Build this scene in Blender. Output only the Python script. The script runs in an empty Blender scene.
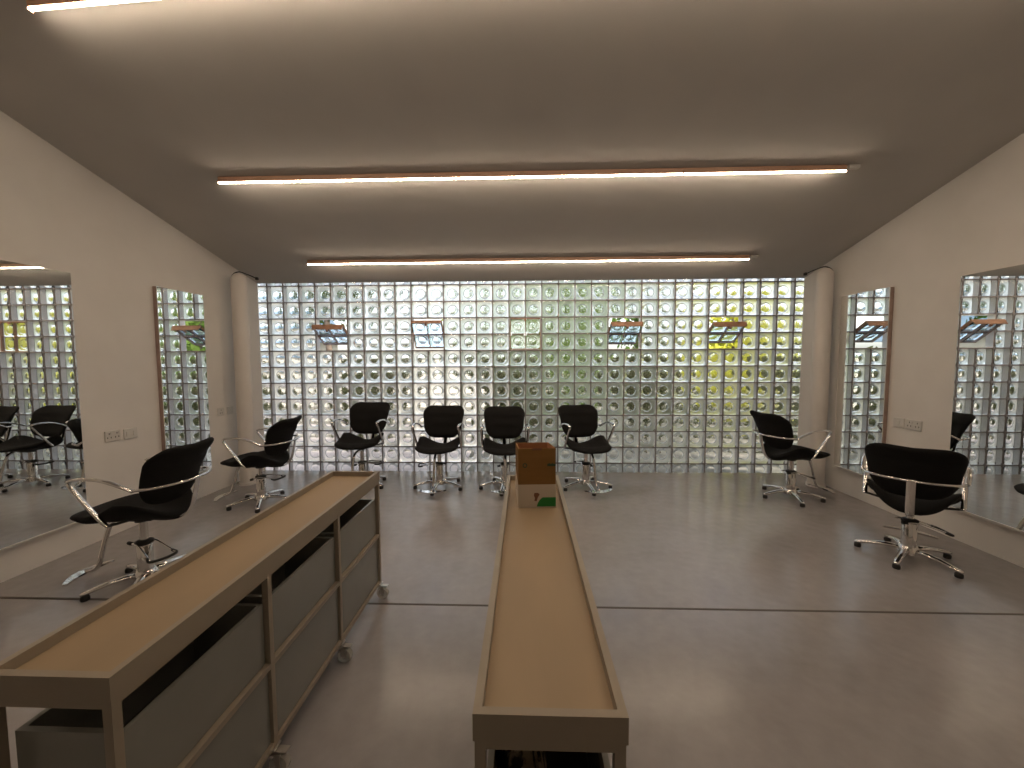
import bpy, bmesh, math, random
from mathutils import Vector, Matrix
random.seed(7)
S = bpy.context.scene
COL = S.collection
PI = math.pi
R = math.radians

# ------------------------------------------------------------------ materials
def mat(name, color, rough=.5, metal=0., spec=.5, **kw):
    m = bpy.data.materials.new(name); m.use_nodes = True
    b = m.node_tree.nodes['Principled BSDF']
    b.inputs['Base Color'].default_value = (*color, 1)
    b.inputs['Roughness'].default_value = rough
    b.inputs['Metallic'].default_value = metal
    b.inputs['Specular IOR Level'].default_value = spec
    for k, v in kw.items(): b.inputs[k].default_value = v
    return m

def noise_mat(name, c1, c2, scale, rough=.5, r2=None, spec=.5, detail=6, stretch=(1, 1, 1), bump=0, metal=0., lo=.35, hi=.65, bscale=None):
    m = mat(name, c1, rough, metal, spec)
    nt = m.node_tree; n = nt.nodes; l = nt.links; b = n['Principled BSDF']
    tc = n.new('ShaderNodeTexCoord'); mp = n.new('ShaderNodeMapping'); mp.inputs['Scale'].default_value = stretch
    nz = n.new('ShaderNodeTexNoise'); nz.inputs['Scale'].default_value = scale; nz.inputs['Detail'].default_value = detail
    cr = n.new('ShaderNodeValToRGB'); cr.color_ramp.elements[0].position = lo; cr.color_ramp.elements[1].position = hi
    cr.color_ramp.elements[0].color = (*c1, 1); cr.color_ramp.elements[1].color = (*c2, 1)
    l.new(tc.outputs['Object'], mp.inputs['Vector']); l.new(mp.outputs[0], nz.inputs['Vector'])
    l.new(nz.outputs['Fac'], cr.inputs[0]); l.new(cr.outputs[0], b.inputs['Base Color'])
    if r2 is not None:
        mr = n.new('ShaderNodeMapRange'); mr.inputs['To Min'].default_value = rough; mr.inputs['To Max'].default_value = r2
        mr.inputs['From Min'].default_value = lo; mr.inputs['From Max'].default_value = hi
        l.new(nz.outputs['Fac'], mr.inputs['Value']); l.new(mr.outputs[0], b.inputs['Roughness'])
    if bump:
        nb = nz
        if bscale:
            nb = n.new('ShaderNodeTexNoise'); nb.inputs['Scale'].default_value = bscale; l.new(mp.outputs[0], nb.inputs['Vector'])
        bp = n.new('ShaderNodeBump'); bp.inputs['Strength'].default_value = bump; bp.inputs['Distance'].default_value = .01
        l.new(nb.outputs['Fac'], bp.inputs['Height']); l.new(bp.outputs[0], b.inputs['Normal'])
    return m

M = {}
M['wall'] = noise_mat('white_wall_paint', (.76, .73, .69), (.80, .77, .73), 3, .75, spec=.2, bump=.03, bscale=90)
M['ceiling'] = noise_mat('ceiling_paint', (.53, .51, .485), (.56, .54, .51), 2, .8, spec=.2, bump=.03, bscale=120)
M['fabric'] = noise_mat('black_fabric', (.0055, .005, .005), (.009, .0085, .0085), 300, .85, spec=.25, bump=.25)
M['vinyl'] = M['fabric']
M['chrome'] = mat('chrome', (.78, .76, .74), .09, 1)
M['steel'] = mat('brushed_steel', (.55, .52, .48), .28, 1)
M['rubber'] = mat('black_rubber', (.012, .012, .012), .6)
M['tray'] = noise_mat('tray_board', (.30, .22, .135), (.36, .265, .165), 5, .5, .6, spec=.35, stretch=(1, .25, 1))
M['frame'] = noise_mat('frame_enamel', (.28, .235, .18), (.30, .25, .19), 9, .45, spec=.4)
M['panel'] = noise_mat('panel_enamel', (.21, .208, .185), (.23, .226, .20), 4, .2, .26, spec=.5)
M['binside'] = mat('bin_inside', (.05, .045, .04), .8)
M['caster'] = mat('caster_wheel', (.75, .73, .68), .2, 0, .5, **{'Transmission Weight': .6})
M['mortar'] = noise_mat('mortar', (.22, .20, .20), (.27, .245, .245), 30, .8, spec=.2)
M['edge'] = mat('block_edge', (.90, .885, .91), .3)
M['ventframe'] = noise_mat('vent_frame_enamel', (.30, .165, .105), (.37, .21, .135), 20, .55)
M['mirror'] = mat('mirror_silver', (.90, .925, .91), .0, 1)
M['mirroredge'] = noise_mat('mirror_edge', (.33, .23, .20), (.40, .29, .25), 12, .5)
M['plastic'] = mat('white_plastic', (.66, .64, .60), .35)
M['pipe'] = noise_mat('white_pipe', (.70, .66, .62), (.74, .70, .66), 5, .6)
M['cable'] = mat('black_cable', (.015, .014, .013), .5)
M['card'] = noise_mat('cardboard', (.25, .135, .045), (.28, .15, .052), 6, .8, stretch=(1, 1, 6), spec=.1)
M['cardin'] = noise_mat('cardboard_inside', (.33, .15, .075), (.37, .17, .085), 6, .85, spec=.1)
M['cardwhite'] = noise_mat('white_print', (.60, .52, .42), (.66, .57, .47), 6, .75, spec=.1)
M['green'] = mat('green_print', (.015, .21, .035), .6)
M['darkgreen'] = mat('dark_green_print', (.03, .07, .03), .7)
M['brownprint'] = mat('brown_print', (.19, .08, .04), .7)
M['led_housing'] = mat('led_housing', (.50, .30, .20), .4)

def glass_mat(name, col=(.985, .988, .986), rough=0.):
    m = bpy.data.materials.new(name); m.use_nodes = True
    n = m.node_tree.nodes; l = m.node_tree.links; n.remove(n['Principled BSDF'])
    g = n.new('ShaderNodeBsdfGlass'); g.inputs['Color'].default_value = (*col, 1); g.inputs['Roughness'].default_value = rough; g.inputs['IOR'].default_value = 1.5
    l.new(g.outputs[0], n['Material Output'].inputs[0])
    return m
M['glass'] = glass_mat('block_glass'); M['frost'] = glass_mat('block_pressed_glass', (.985, .985, .988), .38)
M['skypane'] = glass_mat('sky_tinted_vent_glass', (.91, .955, 1.0))  # blue of the sky put into the glass colour of the open vents
def ring_mat():
    m = glass_mat('pressed_ring', (.985, .988, .985), .12); n = m.node_tree.nodes; l = m.node_tree.links
    t = n.new('ShaderNodeBsdfTranslucent'); t.inputs[0].default_value = (.95, .96, .95, 1); mx = n.new('ShaderNodeMixShader'); mx.inputs[0].default_value = .4
    l.new(n['Glass BSDF'].outputs[0], mx.inputs[1]); l.new(t.outputs[0], mx.inputs[2]); l.new(mx.outputs[0], n['Material Output'].inputs[0])
    return m
M['ring'] = ring_mat()

def emit_mat(name, col, s):
    m = bpy.data.materials.new(name); m.use_nodes = True
    n = m.node_tree.nodes; l = m.node_tree.links; n.remove(n['Principled BSDF'])
    e = n.new('ShaderNodeEmission'); e.inputs['Color'].default_value = (*col, 1); e.inputs['Strength'].default_value = s
    l.new(e.outputs[0], n['Material Output'].inputs[0])
    return m
LED = 36.0
M['led'] = emit_mat('warm_led', (1.0, .80, .60), LED)

# polished concrete
def concrete():
    m = mat('polished_concrete', (.3, .27, .25), .3, 0, .6)
    nt = m.node_tree; n = nt.nodes; l = nt.links; b = n['Principled BSDF']
    tc = n.new('ShaderNodeTexCoord')
    a = n.new('ShaderNodeTexNoise'); a.inputs['Scale'].default_value = .9; a.inputs['Detail'].default_value = 8; a.inputs['Roughness'].default_value = .62
    c = n.new('ShaderNodeTexNoise'); c.inputs['Scale'].default_value = 14; c.inputs['Detail'].default_value = 6
    l.new(tc.outputs['Object'], a.inputs['Vector']); l.new(tc.outputs['Object'], c.inputs['Vector'])
    mx = n.new('ShaderNodeMath'); mx.operation = 'MULTIPLY_ADD'; mx.inputs[1].default_value = .35
    l.new(c.outputs['Fac'], mx.inputs[0]); l.new(a.outputs['Fac'], mx.inputs[2])
    cr = n.new('ShaderNodeValToRGB'); e = cr.color_ramp.elements
    e[0].position = .30; e[0].color = (.24, .226, .227, 1); e[1].position = 1.05 / 1.1; e[1].color = (.41, .386, .388, 1)
    l.new(mx.outputs[0], cr.inputs[0]); l.new(cr.outputs[0], b.inputs['Base Color'])
    mr = n.new('ShaderNodeMapRange'); mr.inputs['From Min'].default_value = .4; mr.inputs['From Max'].default_value = .95
    mr.inputs['To Min'].default_value = .17; mr.inputs['To Max'].default_value = .262
    l.new(mx.outputs[0], mr.inputs['Value']); l.new(mr.outputs[0], b.inputs['Roughness'])
    bp = n.new('ShaderNodeBump'); bp.inputs['Strength'].default_value = .04; bp.inputs['Distance'].default_value = .01
    l.new(c.outputs['Fac'], bp.inputs['Height']); l.new(bp.outputs[0], b.inputs['Normal'])
    return m
M['floor'] = concrete()
M['joint'] = mat('joint_filler', (.10, .085, .075), .7)

def leaf_mat(name, c1, c2):
    m = bpy.data.materials.new(name); m.use_nodes = True
    n = m.node_tree.nodes; l = m.node_tree.links; n.remove(n['Principled BSDF'])
    g = n.new('ShaderNodeNewGeometry'); cr = n.new('ShaderNodeValToRGB')
    cr.color_ramp.elements[0].color = (*c1, 1); cr.color_ramp.elements[1].color = (*c2, 1)
    d = n.new('ShaderNodeBsdfDiffuse'); t = n.new('ShaderNodeBsdfTranslucent'); mx = n.new('ShaderNodeMixShader'); mx.inputs[0].default_value = .4
    l.new(g.outputs['Random Per Island'], cr.inputs[0])
    l.new(cr.outputs[0], d.inputs[0]); l.new(cr.outputs[0], t.inputs[0])
    l.new(d.outputs[0], mx.inputs[1]); l.new(t.outputs[0], mx.inputs[2]); l.new(mx.outputs[0], n['Material Output'].inputs[0])
    return m
M['leaf_dark'] = leaf_mat('dark_leaves', (.04, .085, .02), (.11, .17, .045))
M['leaf_mid'] = leaf_mat('green_leaves', (.10, .175, .035), (.25, .34, .085))
M['leaf_low'] = leaf_mat('low_planting', (.05, .07, .03), (.17, .17, .09))
M['leaf_yellow'] = leaf_mat('yellow_leaves', (.40, .42, .05), (.66, .62, .10))
M['bark'] = noise_mat('bark', (.12, .09, .065), (.2, .15, .11), 12, .9)
M['paving'] = noise_mat('pale_paving', (.42, .36, .34), (.52, .45, .42), 1.5, .8)
M['soil'] = noise_mat('planted_ground', (.12, .115, .085), (.24, .215, .175), 1.2, .9)
M['render'] = noise_mat('cream_render', (.62, .575, .50), (.68, .63, .55), 2, .8)
M['roof'] = noise_mat('blue_grey_roof', (.23, .33, .45), (.29, .40, .52), 2, .5)

# ------------------------------------------------------------------ mesh helpers
class MB:
    def __init__(s): s.v = []; s.f = []
    def add(s, vs, fs, mtx=None):
        o = len(s.v)
        s.v += [tuple(mtx @ Vector(p)) for p in vs] if mtx else [tuple(p) for p in vs]
        s.f += [tuple(i + o for i in f) for f in fs]
        return s
    def box(s, x0, x1, y0, y1, z0, z1, bev=0., mtx=None, seg=2):
        if bev <= 0:
            vs = [(x0, y0, z0), (x1, y0, z0), (x1, y1, z0), (x0, y1, z0), (x0, y0, z1), (x1, y0, z1), (x1, y1, z1), (x0, y1, z1)]
            return s.add(vs, [(0, 3, 2, 1), (4, 5, 6, 7), (0, 1, 5, 4), (1, 2, 6, 5), (2, 3, 7, 6), (3, 0, 4, 7)], mtx)
        bm = bmesh.new(); bmesh.ops.create_cube(bm, size=1)
        bmesh.ops.scale(bm, vec=(x1 - x0, y1 - y0, z1 - z0), verts=bm.verts)
        bmesh.ops.translate(bm, vec=((x0 + x1) / 2, (y0 + y1) / 2, (z0 + z1) / 2), verts=bm.verts)
        bmesh.ops.bevel(bm, geom=list(bm.edges), offset=bev, segments=seg, profile=.5, affect='EDGES')
        bm.verts.index_update()
        s.add([v.co[:] for v in bm.verts], [[v.index for v in f.verts] for f in bm.faces], mtx); bm.free()
        return s
    def prism(s, poly, axis, a, b):
        """poly: list of 2-D points in the two axes other than AXIS, extruded from a to b."""
        def p3(p, t):
            q = list(p); q.insert(axis, t); return q
        n = len(poly)
        vs = [p3(p, a) for p in poly] + [p3(p, b) for p in poly]
        fs = [tuple(range(n))[::-1], tuple(range(n, 2 * n))] + [(i, (i + 1) % n, n + (i + 1) % n, n + i) for i in range(n)]
        return s.add(vs, fs)
    def tube(s, pts, r, seg=10, sx=1., sy=1., up=(0, 0, 1)):
        """tube through pts, radius r (number or list), cross-section scaled sx (sideways) and sy (along up)."""
        pts = [Vector(p) for p in pts]; n = len(pts)
        rr = r if isinstance(r, (list, tuple)) else [r] * n
        up = Vector(up); vs = []
        for i, p in enumerate(pts):
            t = (pts[min(i + 1, n - 1)] - pts[max(i - 1, 0)]).normalized()
            a = t.cross(up)
            if a.length < 1e-3: a = t.cross(Vector((1, 0, 0)))
            a.normalize(); b = a.cross(t).normalized()
            for k in range(seg):
                w = 2 * PI * k / seg
                vs.append(p + a * math.cos(w) * rr[i] * sx + b * math.sin(w) * rr[i] * sy)
        fs = [(i * seg + k, i * seg + (k + 1) % seg, (i + 1) * seg + (k + 1) % seg, (i + 1) * seg + k) for i in range(n - 1) for k in range(seg)]
        fs += [tuple(range(seg))[::-1], tuple((n - 1) * seg + k for k in range(seg))]
        return s.add(vs, fs)
    def lathe(s, prof, seg=24, mtx=None):
        """prof: list of (r, z), closed with caps."""
        n = len(prof)
        vs = [(r * math.cos(2 * PI * k / seg), r * math.sin(2 * PI * k / seg), z) for r, z in prof for k in range(seg)]
        fs = [(i * seg + k, i * seg + (k + 1) % seg, (i + 1) * seg + (k + 1) % seg, (i + 1) * seg + k) for i in range(n - 1) for k in range(seg)]
        fs += [tuple(range(seg))[::-1], tuple((n - 1) * seg + k for k in range(seg))]
        return s.add(vs, fs, mtx)
    def build(s, name, material, parent=None, smooth=False, angle=None):
        me = bpy.data.meshes.new(name); me.from_pydata(s.v, [], s.f); me.update()
        o = bpy.data.objects.new(name, me); COL.objects.link(o)
        if material: me.materials.append(material)
        if parent is not None: o.parent = parent
        bm = bmesh.new(); bm.from_mesh(me); bmesh.ops.recalc_face_normals(bm, faces=bm.faces); bm.to_mesh(me); bm.free()
        if smooth: me.shade_smooth()
        if angle: me.shade_smooth(); me.set_sharp_from_angle(angle=R(angle))
        return o

def curve_pts(ctrl, n=6):
    """Catmull-Rom through ctrl."""
    P = [Vector(c) for c in ctrl]; P = [P[0] * 2 - P[1]] + P + [P[-1] * 2 - P[-2]]; out = []
    for i in range(1, len(P) - 2):
        for k in range(n):
            t = k / n
            out.append(.5 * ((2 * P[i]) + (P[i + 1] - P[i - 1]) * t + (2 * P[i - 1] - 5 * P[i] + 4 * P[i + 1] - P[i + 2]) * t * t + (3 * P[i] - P[i - 1] - 3 * P[i + 1] + P[i + 2]) * t ** 3))
    out.append(P[-2]); return out

def tag(o, label=None, cat=None, group=None, kind=None):
    for k, v in (('label', label), ('category', cat), ('group', group), ('kind', kind)):
        if v: o[k] = v
    return o
def thing(name, label, cat, loc=(0, 0, 0), rz=0, group=None):
    o = bpy.data.objects.new(name, None); COL.objects.link(o); o.empty_display_size = .1
    o.location = loc; o.rotation_euler = (0, 0, rz)
    return tag(o, label, cat, group)
def copy_tree(o, parent=None):
    kids = list(o.children)
    c = o.copy(); COL.objects.link(c)
    if parent is not None: c.parent = parent
    for k in kids: copy_tree(k, c)
    return c
def struct(name, mb, m, **k):
    return tag(mb.build(name, m, **k), kind='structure')

# ------------------------------------------------------------------ the room
XL, XR, YB, YG = -3.30, 3.31, -3.2, 4.79       # left wall, right wall, wall behind the camera, glass wall
def zc(y): return 2.345 + .268 * (YG - y)       # sloping ceiling
JY, JW = 2.125, .007                             # floor joint
struct('floor', MB().box(XL - .2, XR + .2, YB - .2, YG, -.12, 0), M['floor'])
struct('trim_1', MB().box(XL, XR, JY - JW, JY + JW, -.004, .0012).box(XL, -.9, JY - .012, JY - .008, -.004, .0008), M['joint'])
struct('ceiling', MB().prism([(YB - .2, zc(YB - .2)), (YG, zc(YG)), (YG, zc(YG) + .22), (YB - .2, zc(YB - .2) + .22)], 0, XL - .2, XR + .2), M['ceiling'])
for nm, a, b in (('wall_left', XL - .2, XL), ('wall_right', XR, XR + .2)):
    struct(nm, MB().prism([(YB, 0), (YG, 0), (YG, zc(YG)), (YB, zc(YB))], 0, a, b), M['wall'])
struct('wall_back', MB().box(XL - .2, XR + .2, YB - .2, YB, 0, zc(YB)), M['wall'])

# ------------------------------------------------------------------ glass block wall
P, X0, Z0, DEP, TH = .2, -3.189, .109, .08, .014   # pitch, joint of column 0, joint of row 0, block depth, joint width
NC0, NC1, NR0, NR1 = -1, 33, -1, 12                # columns -1..32, rows -1..11
HOLES = [(3 + 6 * k, 7) for k in range(5)]         # two by two blocks, rows 7-8
def in_hole(i, j):
    return any(a <= i < a + 2 and b <= j < b + 2 for a, b in HOLES)

SEG = 24
RINGS = [0, .014, .028, .038, .046, .051, .0545, .0575, .061, .0655, .073]
def lens_depth(r):
    a = .0545
    if r <= a: return .006 + .008 * (r / a) ** 2                     # shallow dish in the middle
    if r < .0655: return .003 + .011 * (1 + math.cos((r - a) / (.0655 - a) * PI)) / 2   # round shoulder of the ring
    return .003
def square_pt(w, h):
    c, s_ = math.cos(w), math.sin(w); k = h / max(abs(c), abs(s_)); return c * k, s_ * k
def add_block(mb, cx, cz, y0, mtx=None):
    """one glass block: room-side shell and outer shell with the pressed ring, each a closed glass plate."""
    h = P / 2 - TH / 2 + .0015
    def plate(prof_front, prof_back):
        vs, fs = [], []
        for side, prof in ((0, prof_front), (1, prof_back)):
            o = len(vs); vs.append((cx, prof(0), cz))
            for r in RINGS[1:]:
                for k in range(SEG):
                    w = 2 * PI * (k + .5) / SEG; vs.append((cx + r * math.cos(w), prof(r), cz + r * math.sin(w)))
            for k in range(SEG):
                x, z = square_pt(2 * PI * (k + .5) / SEG, h * .93); vs.append((cx + x, prof(.08), cz + z))
            for k in range(SEG):
                x, z = square_pt(2 * PI * (k + .5) / SEG, h); vs.append((cx + x, prof(.2), cz + z))
            for k in range(SEG): fs.append((o, o + 1 + k, o + 1 + (k + 1) % SEG)[::1 if side else -1])
            nr = len(RINGS) - 1 + 2
            for q in range(nr - 1):
                for k in range(SEG):
                    a, b = o + 1 + q * SEG, o + 1 + (q + 1) * SEG
                    fs.append((a + k, b + k, b + (k + 1) % SEG, a + (k + 1) % SEG)[::1 if side else -1])
        half = len(vs) // 2; last = half - SEG
        for k in range(SEG): fs.append((last + k, last + (k + 1) % SEG, half + last + (k + 1) % SEG, half + last + k))
        mb.add(vs, fs, mtx)
    rim = lambda r: .0025 if r > .15 else 0
    plate(lambda r: y0 + .002 + rim(r), lambda r: y0 + .010 - rim(r))
    plate(lambda r: y0 + .070 - (lens_depth(r) if r < .15 else .0) , lambda r: y0 + .078 - rim(r))
def add_edges(mb, cx, cz, y0, mtx=None):
    h = P / 2 - TH / 2 + .002
    a, b = y0 + .012, y0 + .066
    vs = [(cx + x, y, cz + z) for y in (a, b) for x, z in ((-h, -h), (h, -h), (h, h), (-h, h))]
    t = .003; h -= t
    vs += [(cx + x, y, cz + z) for y in (a, b) for x, z in ((-h, -h), (h, -h), (h, h), (-h, h))]
    fs = []
    for k in range(4):
        n = (k + 1) % 4
        fs += [(8 + k, 8 + n, 12 + n, 12 + k), (k, 4 + k, 4 + n, n), (k, n, 8 + n, 8 + k), (4 + k, 12 + k, 12 + n, 4 + n)]
    mb.add(vs, fs, mtx)

grid, blocks, edges = MB(), MB(), MB()
zt, zb = Z0 + NR1 * P, Z0 + NR0 * P
for i in range(NC0, NC1 + 1):                      # upright joints, broken at the vents
    x = X0 + i * P; z = zb
    spans = [(zb, zt)]
    for a, b in HOLES:
        if i == a + 1: spans = [(zb, Z0 + b * P), (Z0 + (b + 2) * P, zt)]
    for s0, s1 in spans: grid.box(x - TH / 2, x + TH / 2, YG, YG + DEP, s0, s1)
for j in range(NR0, NR1 + 1):                      # bed joints
    z = Z0 + j * P; xs = [X0 + NC0 * P]
    spans = [(X0 + NC0 * P, X0 + NC1 * P)]
    if j == 8:
        cuts = [X0 + NC0 * P]
        for a, b in HOLES: cuts += [X0 + a * P, X0 + (a + 2) * P]
        cuts.append(X0 + NC1 * P); spans = list(zip(cuts[::2], cuts[1::2]))
    for s0, s1 in spans: grid.box(s0, s1, YG + .0006, YG + DEP - .0006, z - TH / 2, z + TH / 2)
for i in range(NC0, NC1):
    for j in range(NR0, NR1):
        if in_hole(i, j): continue
        cx, cz = X0 + (i + .5) * P, Z0 + (j + .5) * P
        add_block(blocks, cx, cz, YG); add_edges(edges, cx, cz, YG)
win = struct('window_1', blocks, M['glass'], smooth=True)
win.data.materials.append(M['frost']); win.data.materials.append(M['ring'])
for pl_ in win.data.polygons:                        # the pressed, obscured ground outside each ring
    cc = pl_.center
    if cc.y > YG + .05:
        dx, dz = (cc.x - X0) % P - P / 2, (cc.z - Z0) % P - P / 2
        rr_ = math.hypot(dx, dz)
        pl_.material_index = 1 if rr_ > .0655 else 2 if rr_ > .0545 else 0
win.data.set_sharp_from_angle(angle=R(60))
grid.build('mortar_joints', M['mortar'], win)
edges.build('block_sides', M['edge'], win)

# the five pivoting vents, each two by two blocks in a brown steel sash
VT = [(57, 0, 3), (33, 0, 0), (0, 0, 0), (52, 0, 0), (56, 0, -3)]
for k, ((a, b), (tilt, _, yaw)) in enumerate(zip(HOLES, VT)):
    cx, cz = X0 + (a + 1) * P, Z0 + (b + 1) * P
    w = struct(f'window_{k + 2}', MB().box(-.1955, -.1905, .001, DEP - .001, -.1955, .1955).box(.1905, .1955, .001, DEP - .001, -.1955, .1955)
               .box(-.1905, .1905, .001, DEP - .001, -.1955, -.1905).box(-.1905, .1905, .001, DEP - .001, .1905, .1955), M['edge'])
    w.location = (cx, YG, cz)
    o = .188; t = .009; d = .017
    sash = MB().box(-o, -o + t, -d, d, -o, o).box(o - t, o, -d, d, -o, o) \
        .box(-o + t, o - t, -d, d, -o, -o + t).box(-o + t, o - t, -.052, d, o - t, o) \
        .box(-.004, .004, -d, d, -o + t, o - t).box(-o + t, o - t, -d + .001, d - .001, -.004, .004) \
        .box(-.012, .012, -.066, -.052, o - .035, o - .002).build('sash', M['ventframe'], w)
    sash.location = (0, DEP / 2, 0); sash.rotation_euler = (R(tilt), 0, R(yaw))
    g = MB(); sc = Matrix.Scale(.93, 4, (1, 0, 0)) @ Matrix.Scale(.5, 4, (0, 1, 0)) @ Matrix.Scale(.93, 4, (0, 0, 1))
    for sx in (-1, 1):
        for sz in (-1, 1): add_block(g, sx * .0985, sz * .0985, -DEP / 2, sc)
    q = g.build('glass_blocks', M['skypane' if tilt else 'glass'], sash, smooth=True); q.data.set_sharp_from_angle(angle=R(60))

# ------------------------------------------------------------------ ceiling light lines
def light_line(y, label):
    x0, x1 = -2.368, 2.368; n = 4; L = (x1 - x0) / n
    z = zc(y) - .042
    t = thing('linear_light', label, 'ceiling light', (0, y, z), 0, 'warm light lines under the sloping ceiling')
    for k in range(n):
        a, b = x0 + k * L + .004, x0 + (k + 1) * L - .004
        half = [(.0085 * math.cos(w), .0085 * math.sin(w) * 1.15) for w in [PI + PI * q / 12 for q in range(13)]]
        tb = MB().prism(half, 0, a, b).build('light_tube', M['led'], t, angle=40)
        MB().box(a - .002, b + .002, -.0135, .0135, .0006, .0375, .002).build('housing', M['led_housing'], tb)
        for e0, e1 in ((a - .004, a - .0003), (b + .0003, b + .004)):
            MB().box(e0, e1, -.0125, .0125, -.013, .0005).build('end_cap', M['led_housing'], tb)
    for k in range(n + 1):
        x = min(max(x0 + k * L, x0 + .03), x1 - .03)
        MB().box(x - .012, x + .012, -.0165, .0165, .020, .0372).build('bracket', M['led_housing'], t)
    MB().box(x1 + .01, x1 + .09, -.02, .02, .012, .036, .004).build('connector', M['plastic'], t)
    MB().tube([(x1 - .01, 0, .02), (x1 + .03, 0, .022)], .004, 6).build('feed_wire', M['plastic'], t)
    return t
first = light_line(1.80, 'warm light line nearest the camera, mostly cut off by the top of the picture')
first.rotation_euler = (0, -math.atan(.268 * .2 / 4.74), -math.atan(.2 / 4.74))     # hung slightly askew, following the slope
light_line(3.04, 'warm light line across the middle of the sloping ceiling, seen whole')
light_line(.80, 'added warm light line overhead, out of the picture, brightening the room')  # extra unseen line, added to carry the room's lighting
light_line(4.262, 'warm light line just above and in front of the glass block wall')

# ------------------------------------------------------------------ mirrors
def mirror(x, side, y0, y1, z0, z1, label):
    """side +1: faces +X (on the left wall)."""
    t = thing('wall_mirror', label, 'mirror', (x, (y0 + y1) / 2, z0), 0 if side > 0 else PI, 'tall frameless wall mirrors')
    hw = (y1 - y0) / 2; h = z1 - z0
    MB().box(0.002, .036, -hw, hw, 0, h, .002).build('backing', M['mirroredge'], t)
    MB().box(.0362, .042, -hw + .001, hw - .001, .008, h - .001).build('glass', M['mirror'], t)
    MB().box(.0365, .046, -hw, hw, -.004, .0075).build('bottom_channel', M['plastic'], t)
    return t
mirror(XL, 1, 2.245, 2.742, .22, 2.025, 'tall wall mirror showing reflected chairs, nearest to the drawer trolley')
mirror(XL, 1, 3.40, 3.90, .27, 2.055, 'tall wall mirror behind the chair backrest, between two pairs of wall sockets')
mirror(XR, -1, 3.64, 4.175, .265, 2.03, 'tall wall mirror beside the corner pipe, across the room from the drawer trolley')
mirror(XR, -1, 2.53, 3.07, .25, 2.005, 'tall wall mirror behind the chair turned away, its edge cut by the picture')

# ------------------------------------------------------------------ wall sockets
def socket(x, side, y, z, w, label, rocker):
    t = thing('wall_socket', label, 'socket', (x, y, z), 0 if side > 0 else PI, 'white wall socket plates')
    MB().box(.0005, .011, -w / 2, w / 2, -.043, .043, .004).build('plate', M['plastic'], t)
    n = 2 if w > .1 else 1
    for k in range(n):
        c = (k - (n - 1) / 2) * w / n
        if rocker: MB().box(.0105, .015, c - .012, c + .012, -.02, .02, .0015).build('rocker', M['plastic'], t)
        for dy, dz in ((0, .018), (-.013, -.012), (.013, -.012)) if not rocker else ():
            MB().box(.0105, .0116, c + dy - .003, c + dy + .003, dz - .006, dz + .006).build('slot', M['rubber'], t)
        if not rocker: MB().box(.0105, .014, c + w / n / 2 - .02, c + w / n / 2 - .008, .012, .03, .001).build('rocker', M['plastic'], t)
    return t
socket(XL, 1, 2.985, .797, .118, 'double white socket plate nearer the mirror with reflected chairs', False)
socket(XL, 1, 3.127, .79, .112, 'white double switch plate just beyond its neighbour, towards the narrow mirror', True)
socket(XL, 1, 4.10, .84, .10, 'small white plate between the narrow mirror and the pipe in the socket corner', False)
socket(XL, 1, 4.235, .84, .09, 'small white plate closest to the pipe, half beside it', True)
socket(XR, -1, 3.525, .826, .10, 'small white plate next to the mirror edge, across from the drawer trolley', True)
socket(XR, -1, 3.392, .826, .135, 'wide white plate above the backrest of the chair turned away', False)

# ------------------------------------------------------------------ corner pipes
def pipe(x, y, sg, label):
    t = thing('corner_pipe', label, 'pipe', (x, y, 0), 0, 'white corner pipes')
    top = 2.36
    MB().lathe([(.078, .03), (.078, 1.0), (.078, top - .09)] + [(.078 * math.cos(a), top - .09 + .085 * math.sin(a)) for a in (R(12), R(25), R(40), R(55), R(70), R(82))], 28).build('pipe', M['pipe'], t, angle=35)
    MB().lathe([(.088, .0), (.088, .028), (.079, .034)], 20).build('foot_collar', M['pipe'], t, angle=30)
    c = curve_pts([(-sg * .083, .0, .5), (-sg * .084, 0, 1.5), (-sg * .084, 0, 2.2), (-sg * .07, -.01, 2.32), (-sg * .0, .0, 2.366), (sg * .085, .03, 2.34), (sg * .14, .09, 2.31)], 5)
    MB().tube(c, .006, 6).build('cable', M['cable'], t, smooth=True)
    MB().box(sg * .14 - .012, sg * .14 + .012, .075, .105, 2.295, 2.325, .003).build('cable_clip', M['cable'], t)
    return t
pipe(-3.135, 4.25, 1, 'white pipe with a black cable over its top, in the corner near the drawer trolley')
pipe(3.19, 4.31, -1, 'white pipe with a cable over its top, behind the side-on chair')

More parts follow.
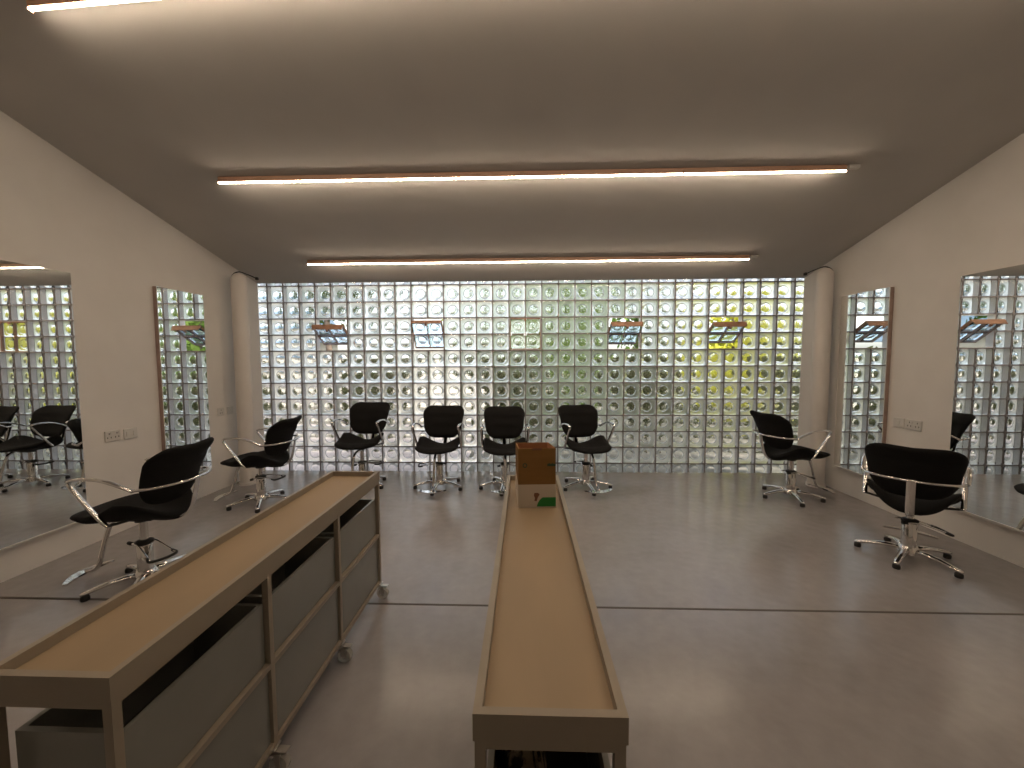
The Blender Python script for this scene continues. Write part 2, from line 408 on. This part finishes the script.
# ------------------------------------------------------------------ salon chairs
def pillow(mb, mid, th, outline, rings=10, seg=48, pw=4.):
    """closed cushion: mid(u,v)->point and normal, outline(a)->(u,v) rim point, th thickness (number or f(u,v))."""
    rs = [(k / rings) for k in range(rings + 1)]
    rs = [1 - (1 - q) ** 1.7 for q in rs]
    vs, fs = [], []
    for side in (1, -1):
        o = len(vs)
        for q, r in enumerate(rs):
            for k in range(1 if q == 0 else seg):
                a = 2 * PI * k / seg; u, v = outline(a); u, v = u * r, v * r
                p, n = mid(u, v); t = th(u, v) if callable(th) else th
                vs.append(p + n * side * t / 2 * (max(0, 1 - r ** pw)) ** .5)
        for k in range(seg): fs.append((o, o + 1 + k, o + 1 + (k + 1) % seg)[::side])
        for q in range(rings - 1):
            a, b = o + 1 + q * seg, o + 1 + (q + 1) * seg
            for k in range(seg): fs.append((a + k, b + k, b + (k + 1) % seg, a + (k + 1) % seg)[::side])
    half = len(vs) // 2
    mb.add(vs, fs)
    bm = bmesh.new(); V = [bm.verts.new(v) for v in mb.v]
    for f in mb.f: bm.faces.new([V[i] for i in f])
    bmesh.ops.remove_doubles(bm, verts=bm.verts, dist=1e-5); bm.verts.index_update()
    mb.v = [v.co[:] for v in bm.verts]; mb.f = [tuple(v.index for v in f.verts) for f in bm.faces]; bm.free()
    return mb
def sgnpow(c, e): return math.copysign(abs(c) ** e, c)
def lerp(tab, x):
    for (a, p), (b, q) in zip(tab, tab[1:]):
        if x <= b: t = max(0, (x - a) / (b - a)); t = t * t * (3 - 2 * t); return p + (q - p) * t
    return tab[-1][1]

SCX = .037                                           # seat middle (x forward of the column)
def seat_mid(u, v):
    x = u + SCX
    zcn = lerp([(-.23, .432), (-.05, .446), (.10, .450), (.20, .456), (.32, .447)], x)
    rise = lerp([(-.25, .125), (-.13, .132), (-.05, .112), (.07, .050), (.16, .030), (.34, .016)], x)
    return Vector((x, v, zcn + .02 * max(0, x - .15) / .17 + rise * (abs(v) / .23) ** 1.9)), Vector((0, 0, 1))
def seat_out(a):
    c, s_ = math.cos(a), math.sin(a)
    u = .275 * sgnpow(c, .62); v = .232 * sgnpow(s_, .62)
    v *= lerp([(-.285, .84), (-.05, 1.0), (.12, .98), (.285, .86)], u)
    return u, v
def back_mid(u, v):                                   # u: height from the middle, v: sideways
    h = u + .18
    x = lerp([(0, -.205), (.14, -.245), (.25, -.285), (.36, -.350)], h)
    x += .075 * (abs(v) / .21) ** 2 * (1 - .45 * h / .36)
    return Vector((x, v, .523 + h * 1.005)), Vector((.97, 0, .25)).normalized()
def back_out(a):
    c, s_ = math.cos(a), math.sin(a)
    e_ = .38 if c > 0 else .52; u = .18 * sgnpow(c, e_); v = .238 * sgnpow(s_, e_)
    v *= lerp([(-.18, .78), (-.02, .92), (.12, 1.0), (.18, .985)], u)
    if u > .1: u -= .010 * (1 - min(1, abs(v) / .16)) * (u - .1) / .08
    return u, v

def make_chair():
    t = thing('salon_chair', None, None)
    MBx = MB
    pillow(MB(), seat_mid, lambda u, v: .068 - .020 * max(0, u / .275), seat_out, pw=7).build('seat', M['fabric'], t, smooth=True)
    pillow(MB(), back_mid, .062, back_out, pw=5).build('backrest', M['fabric'], t, smooth=True)
    MB().box(-.09, .09, -.05, .05, .402, .424, .006).lathe([(.04, .390), (.04, .41)], 20).build('seat_plate', M['rubber'], t)
    # spine: flat chrome bar from under the seat up behind the back
    sp = curve_pts([(-.05, 0, .403), (-.16, 0, .398), (-.245, 0, .415), (-.300, 0, .475), (-.323, 0, .55), (-.338, 0, .62), (-.347, 0, .675)], 5)
    MB().tube(sp, .006, 10, sx=3.6, sy=1., up=(0, 0, 1) if False else (1, 0, .3)).build('spine', M['chrome'], t, angle=50)
    # thin bar round the back that carries the arms
    bb = curve_pts([(-.17, -.243, .655), (-.26, -.212, .66), (-.327, -.115, .663), (-.352, 0, .665), (-.327, .115, .663), (-.26, .212, .66), (-.17, .243, .655)], 6)
    MB().tube(bb, .0085, 8).build('back_bar', M['chrome'], t, smooth=True)
    for s_ in (-1, 1):
        arm = curve_pts([(-.17, s_ * .240, .652), (-.10, s_ * .247, .687), (-.01, s_ * .249, .718), (.07, s_ * .248, .727), (.14, s_ * .245, .723), (.172, s_ * .244, .713)], 5) \
            + curve_pts([(.17, s_ * .244, .695), (.115, s_ * .243, .62), (.04, s_ * .241, .52), (.0, s_ * .239, .472), (-.016, s_ * .234, .452)], 4)
        MB().tube(arm, .0105, 10, sx=1.35, sy=.85).build('armrest', M['chrome'], t, smooth=True)
        MB().tube([(-.012, s_ * .238, .455), (-.01, s_ * .17, .442), (0, s_ * .06, .424)], .008, 8).build('arm_bracket', M['rubber'], t, smooth=True)
    # front leg and flat foot plate
    lg = curve_pts([(.04, 0, .406), (.13, 0, .408), (.19, 0, .385), (.222, 0, .32), (.255, 0, .21), (.278, 0, .135), (.305, 0, .098), (.36, 0, .080)], 5)
    fr = MB().tube(lg, .0135, 12).build('footrest', M['chrome'], t, smooth=True)
    fp = MB()
    pl = []
    for k in range(13):
        y = -.145 + .29 * k / 12; w = .014 + .018 * math.cos(y / .145 * PI / 2); x = .385 - .045 * (y / .145) ** 2
        pl.append((x, y, w))
    vs = [(x + e * w, y, .070 + dz) for (x, y, w) in pl for e, dz in ((-1, 0), (1, 0), (1, .008), (-1, .012))]
    fs = [(4 * k + q, 4 * k + (q + 1) % 4, 4 * k + 4 + (q + 1) % 4, 4 * k + 4 + q) for k in range(12) for q in range(4)] + [(3, 2, 1, 0), (48, 49, 50, 51)]
    fp.add(vs, fs).build('foot_plate', M['chrome'], fr, angle=40)
    # hydraulic column
    MB().lathe([(.0215, .25), (.0215, .40)], 20).build('piston', M['chrome'], t, angle=40)
    MB().lathe([(.040, .05), (.040, .245), (.036, .252)], 28).build('cylinder', M['chrome'], t, angle=40)
    MB().lathe([(.036, .2525), (.046, .256), (.046, .272), (.03, .28)], 24).build('collar', M['rubber'], t, angle=40)
    # pump lever: two thin rods to a black grip
    lv = MB().tube(curve_pts([(-.06, -.045, 0), (.03, -.047, 0), (.12, -.055, -.027), (.20, -.066, -.056)], 4), .0052, 8) \
        .tube(curve_pts([(-.06, .045, 0), (.03, .047, 0), (.12, .055, -.027), (.20, .066, -.056)], 4), .0052, 8).build('pump_lever', M['chrome'], t, smooth=True)
    lv.location = (0, 0, .262)
    MB().tube(curve_pts([(.165, -.062, -.046), (.202, -.066, -.058), (.212, 0, -.062), (.202, .066, -.058), (.165, .062, -.046)], 5), .0085, 8).build('grip', M['rubber'], lv, smooth=True)
    MB().tube([(-.075, -.045, 0), (-.045, -.045, 0)], .011, 8).build('release_knob', M['rubber'], lv)
    # five-star base
    bs = MB().lathe([(.062, .04), (.060, .07), (.048, .088), (.041, .09)], 28).build('star_base', M['chrome'], t, angle=40)
    for k in range(5):
        a = 2 * PI * k / 5; mt = Matrix.Rotation(a, 4, 'Z')
        pts = [(r, 0, z) for r, z in ((.045, .064), (.10, .066), (.16, .061), (.22, .050), (.263, .041), (.282, .037))]
        mb = MB().tube(pts, [.020, .020, .0185, .0165, .015, .010], 12, sx=1.15, sy=.78)
        mb.v = [tuple(mt @ Vector(v)) for v in mb.v]
        mb.build('base_arm', M['chrome'], bs, smooth=True)
        MB().lathe([(.019, 0), (.021, .004), (.021, .022), (.015, .03)], 14, Matrix.Translation((.263 * math.cos(a), .263 * math.sin(a), 0))).build('glide', M['rubber'], bs, angle=40)
    return t

CHAIRS = [  # x, y, heading, lever turn, lever lift, base turn (world), label
    (-2.378, 2.30, 184, 155, 0, 226, 'black salon chair turned to the wall, beside the drawer trolley, below the first sockets'),
    (-2.572, 3.66, 183, 170, 16, 225, 'black salon chair turned to the wall, beyond the drawer trolley near the corner pipe'),
    (-1.80, 4.21, -91, 88, 16, -94, 'black salon chair facing the room, half hidden behind the far end of the drawer trolley'),
    (-.932, 4.18, -91, -80, 14, -95, 'black salon chair facing the room, not hidden, nearer the drawer trolley than the box'),
    (-.215, 4.18, -86, 80, 12, -95, 'black salon chair facing the room with its seat partly hidden by the cardboard box'),
    (.665, 4.21, -77, 175, 8, -80, 'black salon chair facing the room on the open floor side of the cardboard box'),
    (2.67, 3.94, 8, 0, 0, 186, 'black salon chair seen side-on, turned to the wall by the far corner pipe'),
    (2.68, 2.74, 45, -55, 0, -145, 'black salon chair seen from behind with a thin chrome bar round its back'),
]
proto = None
for (x, y, h, lv, lift, bs, lab), up in zip(CHAIRS, (.010, -.036, .020, -.016, -.026, -.012, -.012, -.044)):
    if proto is None: proto = c = make_chair()
    else: c = copy_tree(proto)
    c.location = (x, y, 0); c.rotation_euler = (0, 0, R(h))
    tag(c, lab, 'chair', 'black salon chairs with chrome arms')
    for ch in c.children:
        if ch.name.split('.')[0] in ('seat', 'backrest', 'seat_plate', 'spine', 'back_bar', 'armrest', 'arm_bracket'):
            ch.location.z = up                          # how far each chair is pumped
        if ch.name.startswith('pump_lever'): ch.rotation_euler = (0, R(-lift), R(lv))
        if ch.name.startswith('star_base'): ch.rotation_euler = (0, 0, R(bs - h))

# ------------------------------------------------------------------ trolleys
def make_trolley(L, W):
    """x: 0..W (left to right), y: 0..L (near to far), top at .752"""
    t = thing('trolley', None, None)
    ZT = .752; rw = .0165; rim = .052; tb = .020
    r_ = MB().box(0, rw, 0, L, ZT - rim, ZT).box(W - rw, W, 0, L, ZT - rim, ZT).box(rw, W - rw, 0, rw, ZT - rim, ZT).box(rw, W - rw, L - rw, L, ZT - rim, ZT)
    r_.build('tray_rim', M['frame'], t)
    MB().box(rw, W - rw, rw, L - rw, ZT - rim + .008, ZT - rim + .026).build('tray_floor', M['tray'], t)
    i = .003; z0, z1 = .092, ZT - rim - .0005
    ys = [i, (L - tb) / 3 + i / 3, 2 * (L - tb) / 3 - i / 3, L - tb - i]
    f = MB()
    for y in ys:
        for x in (i, W - tb - i): f.box(x, x + tb, y, y + tb, z0, z1)
    for z in (z0, .370, z1 - .018):
        for x in (i, W - tb - i):
            hz = .018
            for a, b in zip(ys, ys[1:]): f.box(x + .0005, x + tb - .0005, a + tb, b, z, z + hz)
        for y in (ys[0], ys[-1]): f.box(i + tb, W - tb - i, y + .0005, y + tb - .0005, z, z + .018)
    f.build('frame', M['frame'], t)
    for a, b in zip(ys, ys[1:]):
        y0, y1 = a + tb + .012, b - .004
        x0, x1 = i + .018, W - i - .016
        zb_, zt_ = .392, .392 + .205; w = .012
        bn = MB().box(x0, x0 + w, y0, y1, zb_, zt_).box(x1 - w, x1, y0, y1, zb_, zt_).box(x0 + w, x1 - w, y0, y0 + w, zb_, zt_).box(x0 + w, x1 - w, y1 - w, y1, zb_, zt_) \
            .box(x0 + w, x1 - w, y0 + w, y1 - w, zb_, zb_ + .01).build('open_bin', M['panel'], t)
        MB().box(x0 + w + .001, x1 - w - .001, y0 + w + .001, y1 - w - .001, zb_ + .0105, zb_ + .014).build('dark_bin_floor', M['binside'], bn)  # dark sheet over the bottom of the bin
        q = MB().box(W - i - .022, W - i - .010, y0 - .011, y1 + .003, .1125, .368, .0015)
        q.build('drawer', M['panel'], t)
        MB().box(i + .010, i + .022, y0 - .011, y1 + .003, .1125, .368, .0015).build('back_panel', M['panel'], t)
    for y in ys:
        for x in (i + tb / 2 + .004, W - i - tb / 2 - .004):
            yy = y + tb / 2
            sx = 1 if x > W / 2 else -1; wx = x + sx * .024
            c = MB().box(x - .019, x + .019, yy - .019, yy + .019, .0865, .0915).lathe([(.013, .074), (.013, .0868)], 14, Matrix.Translation((x, yy, 0))) \
                .box(min(x, wx) - .012, max(x, wx) + .012, yy - .018, yy + .018, .070, .0745) \
                .box(wx - .010, wx + .010, yy - .018, yy - .0145, .03, .0703).box(wx - .010, wx + .010, yy + .0145, yy + .018, .03, .0703) \
                .box(wx + sx * .012 - .018, wx + sx * .012 + .018, yy - .013, yy + .013, .0748, .0788).build('caster', M['steel'], t)
            m = Matrix.Translation((wx, yy, .034)) @ Matrix.Rotation(PI / 2, 4, 'X')
            MB().lathe([(.018, -.0125), (.030, -.013), (.0335, -.008), (.0335, .008), (.030, .013), (.018, .0125)], 22, m).build('wheel', M['caster'], c, angle=40)
    return t
t1 = make_trolley(1.47, .280)
t1.location = (-1.118, .722, 0)
tag(t1, 'long narrow trolley with open bins, drawers and casters on show along its side', 'trolley', 'long tray-topped trolleys')
t2 = copy_tree(t1)
t2.location = (-.095, .663, 0); t2.rotation_euler = (0, 0, 0)
tag(t2, 'long narrow tray-topped trolley with the open cardboard box on it', 'trolley', 'long tray-topped trolleys')

# crumpled patterned packing in the near bin of the box trolley
def packing(x0, x1, y0, y1, z0, z1, label):
    n = 14; vs = []; fs = []
    rnd = random.Random(3)
    for j in range(n + 1):
        for k in range(n + 1):
            e = min(j, k, n - j, n - k) / (n / 2)
            vs.append((x0 + (x1 - x0) * k / n, y0 + (y1 - y0) * j / n, z0 + .02 + (z1 - z0 - .02) * min(1, e * 2.2) * (.75 + .25 * rnd.random())))
    fs = [(j * (n + 1) + k, j * (n + 1) + k + 1, (j + 1) * (n + 1) + k + 1, (j + 1) * (n + 1) + k) for j in range(n) for k in range(n)]
    m = len(vs); rim = [k for k in range(n)] + [k * (n + 1) + n for k in range(n)] + [n * (n + 1) + n - k for k in range(n)] + [(n - k) * (n + 1) for k in range(n)]
    for q in rim: vs.append((vs[q][0], vs[q][1], z0))
    L = len(rim)
    fs += [(rim[q], rim[(q + 1) % L], m + (q + 1) % L, m + q) for q in range(L)] + [tuple(m + q for q in range(L))]
    o = MB().add(vs, fs).build('crumpled_packing', noise_mat('patterned_paper', (.05, .035, .025), (.50, .40, .28), 26, .7, lo=.47, hi=.53), None, angle=25)
    return tag(o, label, 'packing')
packing(-.057, .052, .722, 1.05, .4065, .605, 'crumpled brown and cream packing in the bin under the tray')

# ------------------------------------------------------------------ cardboard box
bx = thing('cardboard_box', 'tall open cardboard box with a white and green printed base on the trolley', 'box', (.055, 1.718, .7268), R(4))
BW, BD, BH, w = .168, .25, .269, .004
hx = BW / 2
body = MB().box(-hx, hx, 0, w, .106, BH).box(-hx, hx, BD - w, BD, .106, BH - .026)
for a_, b_ in ((-hx, -hx + w), (hx - w, hx)): body.prism([(w, .106), (BD - w, .106), (BD - w, BH - .026), (w, BH)], 0, a_, b_)
body.build('box_body', M['card'], bx)
lin = MB().box(-hx + w, hx - w, BD - 2 * w, BD - w - .0003, .05, BH - .028)
for a_, b_ in ((-hx + w + .0003, -hx + 2 * w - .001), (hx - 2 * w + .001, hx - w - .0003)): lin.prism([(w + .001, .05), (BD - 2 * w, .05), (BD - 2 * w, BH - .028), (w + .001, BH - .003)], 0, a_, b_)
lin.build('lining', M['cardin'], bx)
MB().box(-hx - .0006, hx + .0006, -.0006, BD + .0006, 0, .106).build('white_band', M['cardwhite'], bx)['label'] = 'white printed lower band'
g = MB().prism([(-.001, .006), (.0845, .006), (.0845, .047), (.025, .047), (.012, .036), (.004, .022)], 1, -.0022, -.0007)
g.build('green_patch', M['green'], bx)['label'] = 'green printed patch'
b = MB().prism([(-.012, .032), (-.002, .03), (.004, .048), (.012, .062), (.004, .068), (-.012, .068), (-.014, .055), (-.009, .045)], 1, -.0020, -.0007)
b.build('brown_print', M['brownprint'], bx)['label'] = 'small brown printed emblem'
ring = MB(); n = 20
vs = [(-.054 + r * math.cos(2 * PI * k / n), y, .193 + r * math.sin(2 * PI * k / n)) for r, y in ((.0105, -.0012), (.0065, -.0012)) for k in range(n)]
vs += [(x, -.0001, z) for x, y, z in vs]
fs = [(k, (k + 1) % n, n + (k + 1) % n, n + k) for k in range(n)] + [(2 * n + k, 2 * n + (k + 1) % n, (k + 1) % n, k) for k in range(n)] + [(n + k, n + (k + 1) % n, 3 * n + (k + 1) % n, 3 * n + k) for k in range(n)]
ring.add(vs, fs).build('ring_print', M['darkgreen'], bx)['label'] = 'small dark green printed ring'
MB().box(.046, .083, -.0012, -.0001, .189, .199).box(.052, .058, -.0012, -.0001, .199, .203).box(.066, .072, -.0012, -.0001, .199, .2025).build('word_print', M['darkgreen'], bx)['label'] = 'dark green printed word'
MB().box(-.022, .022, -.0012, -.0001, .261, .270, .0).build('hand_slot', M['brownprint'], bx)['label'] = 'dark cut hand slot'

# ------------------------------------------------------------------ outdoors beyond the glass
struct('ground', MB().box(-40, 40, YG + .1, 60, -.35, -.2), M['soil'])
struct('path', MB().box(-14, -.9, YG + .3, 8.0, -.21, -.185), M['paving'])
def tree(name, x, y, h, rx, ry, z0, n, m, label, seed, leaf=.09, trunk=.09):
    rnd = random.Random(seed)
    t = thing(name, label, 'tree', (x, y, -.2), 0, 'trees and shrubs outside the glass wall')
    MB().tube([(0, 0, 0), (.04, .02, h * .3), (-.03, 0, h * .6), (.02, .03, h * .85)], [trunk, trunk * .85, trunk * .6, trunk * .25], 8).build('trunk', M['bark'], t, smooth=True)
    c = MB(); zm, hz = (h + z0) / 2, (h - z0) / 2
    lumps = [(rnd.gauss(0, .45) * rx, rnd.gauss(0, .45) * ry, zm + rnd.uniform(-.75, .75) * hz) for _ in range(16)]
    for k in range(n):
        lx, ly, lz = lumps[k % 16]; rr = rnd.uniform(.25, 1) ** .5
        d = Vector((rnd.gauss(0, 1), rnd.gauss(0, 1), rnd.gauss(0, 1))).normalized()
        p = Vector((lx + d.x * rx * .5 * rr, ly + d.y * ry * .5 * rr, min(h, max(z0, lz + d.z * hz * .42 * rr))))
        a = Vector((rnd.gauss(0, 1), rnd.gauss(0, 1), rnd.gauss(0, 1))).normalized(); b_ = a.cross(Vector((rnd.gauss(0, 1), rnd.gauss(0, 1), rnd.gauss(0, 1)))).normalized()
        s_ = leaf * rnd.uniform(.6, 1.3)
        c.add([p - a * s_, p + b_ * s_ * .5, p + a * s_, p - b_ * s_ * .5], [(0, 1, 2, 3)])
    c.build('foliage', m, t)
TREES = [
    ('dark_tree', -9.0, 9.4, 6.0, 1.4, 1.0, 1.9, 3000, 'leaf_dark', 'dark green tree outside, beyond the corner pipe near the drawer trolley'),
    ('dark_tree', -4.6, 9.0, 5.6, 1.35, 1.0, 2.2, 3000, 'leaf_dark', 'dark green tree outside, seen above the vent over the drawer trolley'),
    ('green_tree', -1.1, 12.6, 7.2, 2.0, 1.1, .6, 3400, 'leaf_mid', 'light green tree outside, behind the chair nearest the closed middle vent'),
    ('green_tree', .9, 8.7, 5.2, 1.15, .9, .3, 3000, 'leaf_mid', 'light green tree outside, straight behind the closed middle vent'),
    ('dark_tree', 3.5, 12.4, 6.4, 1.6, 1.1, .6, 3000, 'leaf_dark', 'dark green tree outside, beyond the vent next to the yellow shrub'),
    ('yellow_shrub', 4.6, 8.8, 3.3, 1.0, .8, .3, 2600, 'leaf_yellow', 'yellow-green shrub outside, behind the vent by the side-on chair'),
    ('yellow_shrub', 8.1, 9.2, 3.4, 1.2, .9, .3, 2600, 'leaf_yellow', 'yellow-green shrub outside, just past the corner pipe by the side-on chair'),
    ('yellow_shrub', 11.6, 10.4, 3.6, 1.45, 1.0, .3, 2600, 'leaf_yellow', 'yellow-green shrub outside, reflected in the mirror near the drawer trolley'),
    ('yellow_shrub', 15.4, 11.6, 3.8, 1.5, 1.1, .3, 2600, 'leaf_yellow', 'farthest yellow-green shrub outside, reflected at the edge of the near mirror'),
    ('green_tree', 8.6, 15.6, 4.0, 2.2, 1.4, .8, 2600, 'leaf_mid', 'light green tree standing behind the yellow shrubs outside'),
]
for q, (x, lab) in enumerate(((-8.4, 'low dark planting outside, seen past the drawer trolley toward the cream garden wall'), (-5.6, 'low dark planting outside, behind the chair at the far end of the drawer trolley'),
        (-2.9, 'low dark planting outside, behind the chairs between trolley and box'), (-.3, 'low dark planting outside, straight behind the cardboard box'), (2.3, 'low dark planting outside, on the open floor side of the cardboard box'),
        (4.9, 'low dark planting outside, in front of the first yellow-green shrub'), (7.6, 'low dark planting outside, behind the side-on chair'))):
    TREES.append(('low_shrub', x, 7.25, 1.38 if x < -3 else 1.75, .84, .32, .05, 2200, 'leaf_low', lab))
for k, (nm, x, y, h, rx, ry, z0, n, m, lab) in enumerate(TREES): tree(nm, x, y, h, rx, ry, z0, n, M[m], lab, 11 + k)
hs = thing('house', 'cream house with a blue-grey roof outside, seen through the vent in a mirror', 'house', (-12.5, 13.5, -.2))
MB().box(-5, 5, -2, 2, 0, 2.3).build('house_wall', M['render'], hs)
MB().prism([(-2.5, 2.25), (2.5, 2.25), (0, 3.5)], 0, -5.4, 5.4).build('house_roof', M['roof'], hs)
for x in (-3, 0, 3):
    wf = MB().box(x - .5, x + .5, -2.04, -2.0, .8, 1.8).build('house_window', M['plastic'], hs)
    MB().box(x - .44, x + .44, -2.05, -2.041, .86, 1.74).build('window_pane', M['cable'], wf)
gw = MB().box(-4, 4, -.1, .1, 0, 1.35).box(-4.05, 4.05, -.14, .14, 1.35, 1.42).build('garden_wall', M['render'])
gw.location = (-3.6, 11.8, -.2); tag(gw, 'low cream garden wall outside, behind the dark trees', 'wall')

# ------------------------------------------------------------------ sky, sun, camera
w = bpy.data.worlds.new('World'); S.world = w; w.use_nodes = True
n = w.node_tree.nodes; l = w.node_tree.links
sky = n.new('ShaderNodeTexSky'); sky.sky_type = 'NISHITA'; sky.sun_disc = False; sky.sun_elevation = R(48); sky.sun_rotation = R(165)
sky.dust_density = 3.0; sky.air_density = 1.2
n['Background'].inputs['Strength'].default_value = .37
hs_ = n.new('ShaderNodeHueSaturation'); hs_.inputs['Saturation'].default_value = .35
l.new(sky.outputs[0], hs_.inputs['Color']); l.new(hs_.outputs[0], n['Background'].inputs[0])
sd = bpy.data.lights.new('sun', 'SUN'); sd.energy = 2.4; sd.angle = R(1); sd.color = (1, .93, .82)
so = bpy.data.objects.new('sun', sd); COL.objects.link(so)
so.rotation_euler = Vector((-.25, .75, -.95)).to_track_quat('-Z', 'Y').to_euler()

cam = bpy.data.cameras.new('camera'); co = bpy.data.objects.new('camera', cam); COL.objects.link(co)
cam.sensor_fit = 'HORIZONTAL'; cam.sensor_width = 36; cam.lens = 36 * 390 / 1024; cam.clip_start = .05; cam.clip_end = 200
yaw, pitch, roll = .0322, -.0612, .0036
fw = Vector((-math.sin(yaw) * math.cos(pitch), math.cos(yaw) * math.cos(pitch), math.sin(pitch)))
r0 = Vector((math.cos(yaw), math.sin(yaw), 0)); d0 = fw.cross(r0)
rt = r0 * math.cos(roll) + d0 * math.sin(roll); dn = -r0 * math.sin(roll) + d0 * math.cos(roll)
mw = Matrix((rt, -dn, -fw)).transposed().to_4x4(); mw.translation = Vector((0, 0, 1.389))
co.matrix_world = mw
S.camera = co

c = S.cycles
c.max_bounces = 14; c.diffuse_bounces = 5; c.glossy_bounces = 5; c.transmission_bounces = 14; c.transparent_max_bounces = 8
c.caustics_reflective = True; c.caustics_refractive = True; c.blur_glossy = .3
c.sample_clamp_indirect = 6; c.sample_clamp_direct = 0
S.view_settings.view_transform = 'Standard'; S.view_settings.look = 'None'; S.view_settings.gamma = 1; S.view_settings.use_curve_mapping = False
S.view_settings.exposure = .55
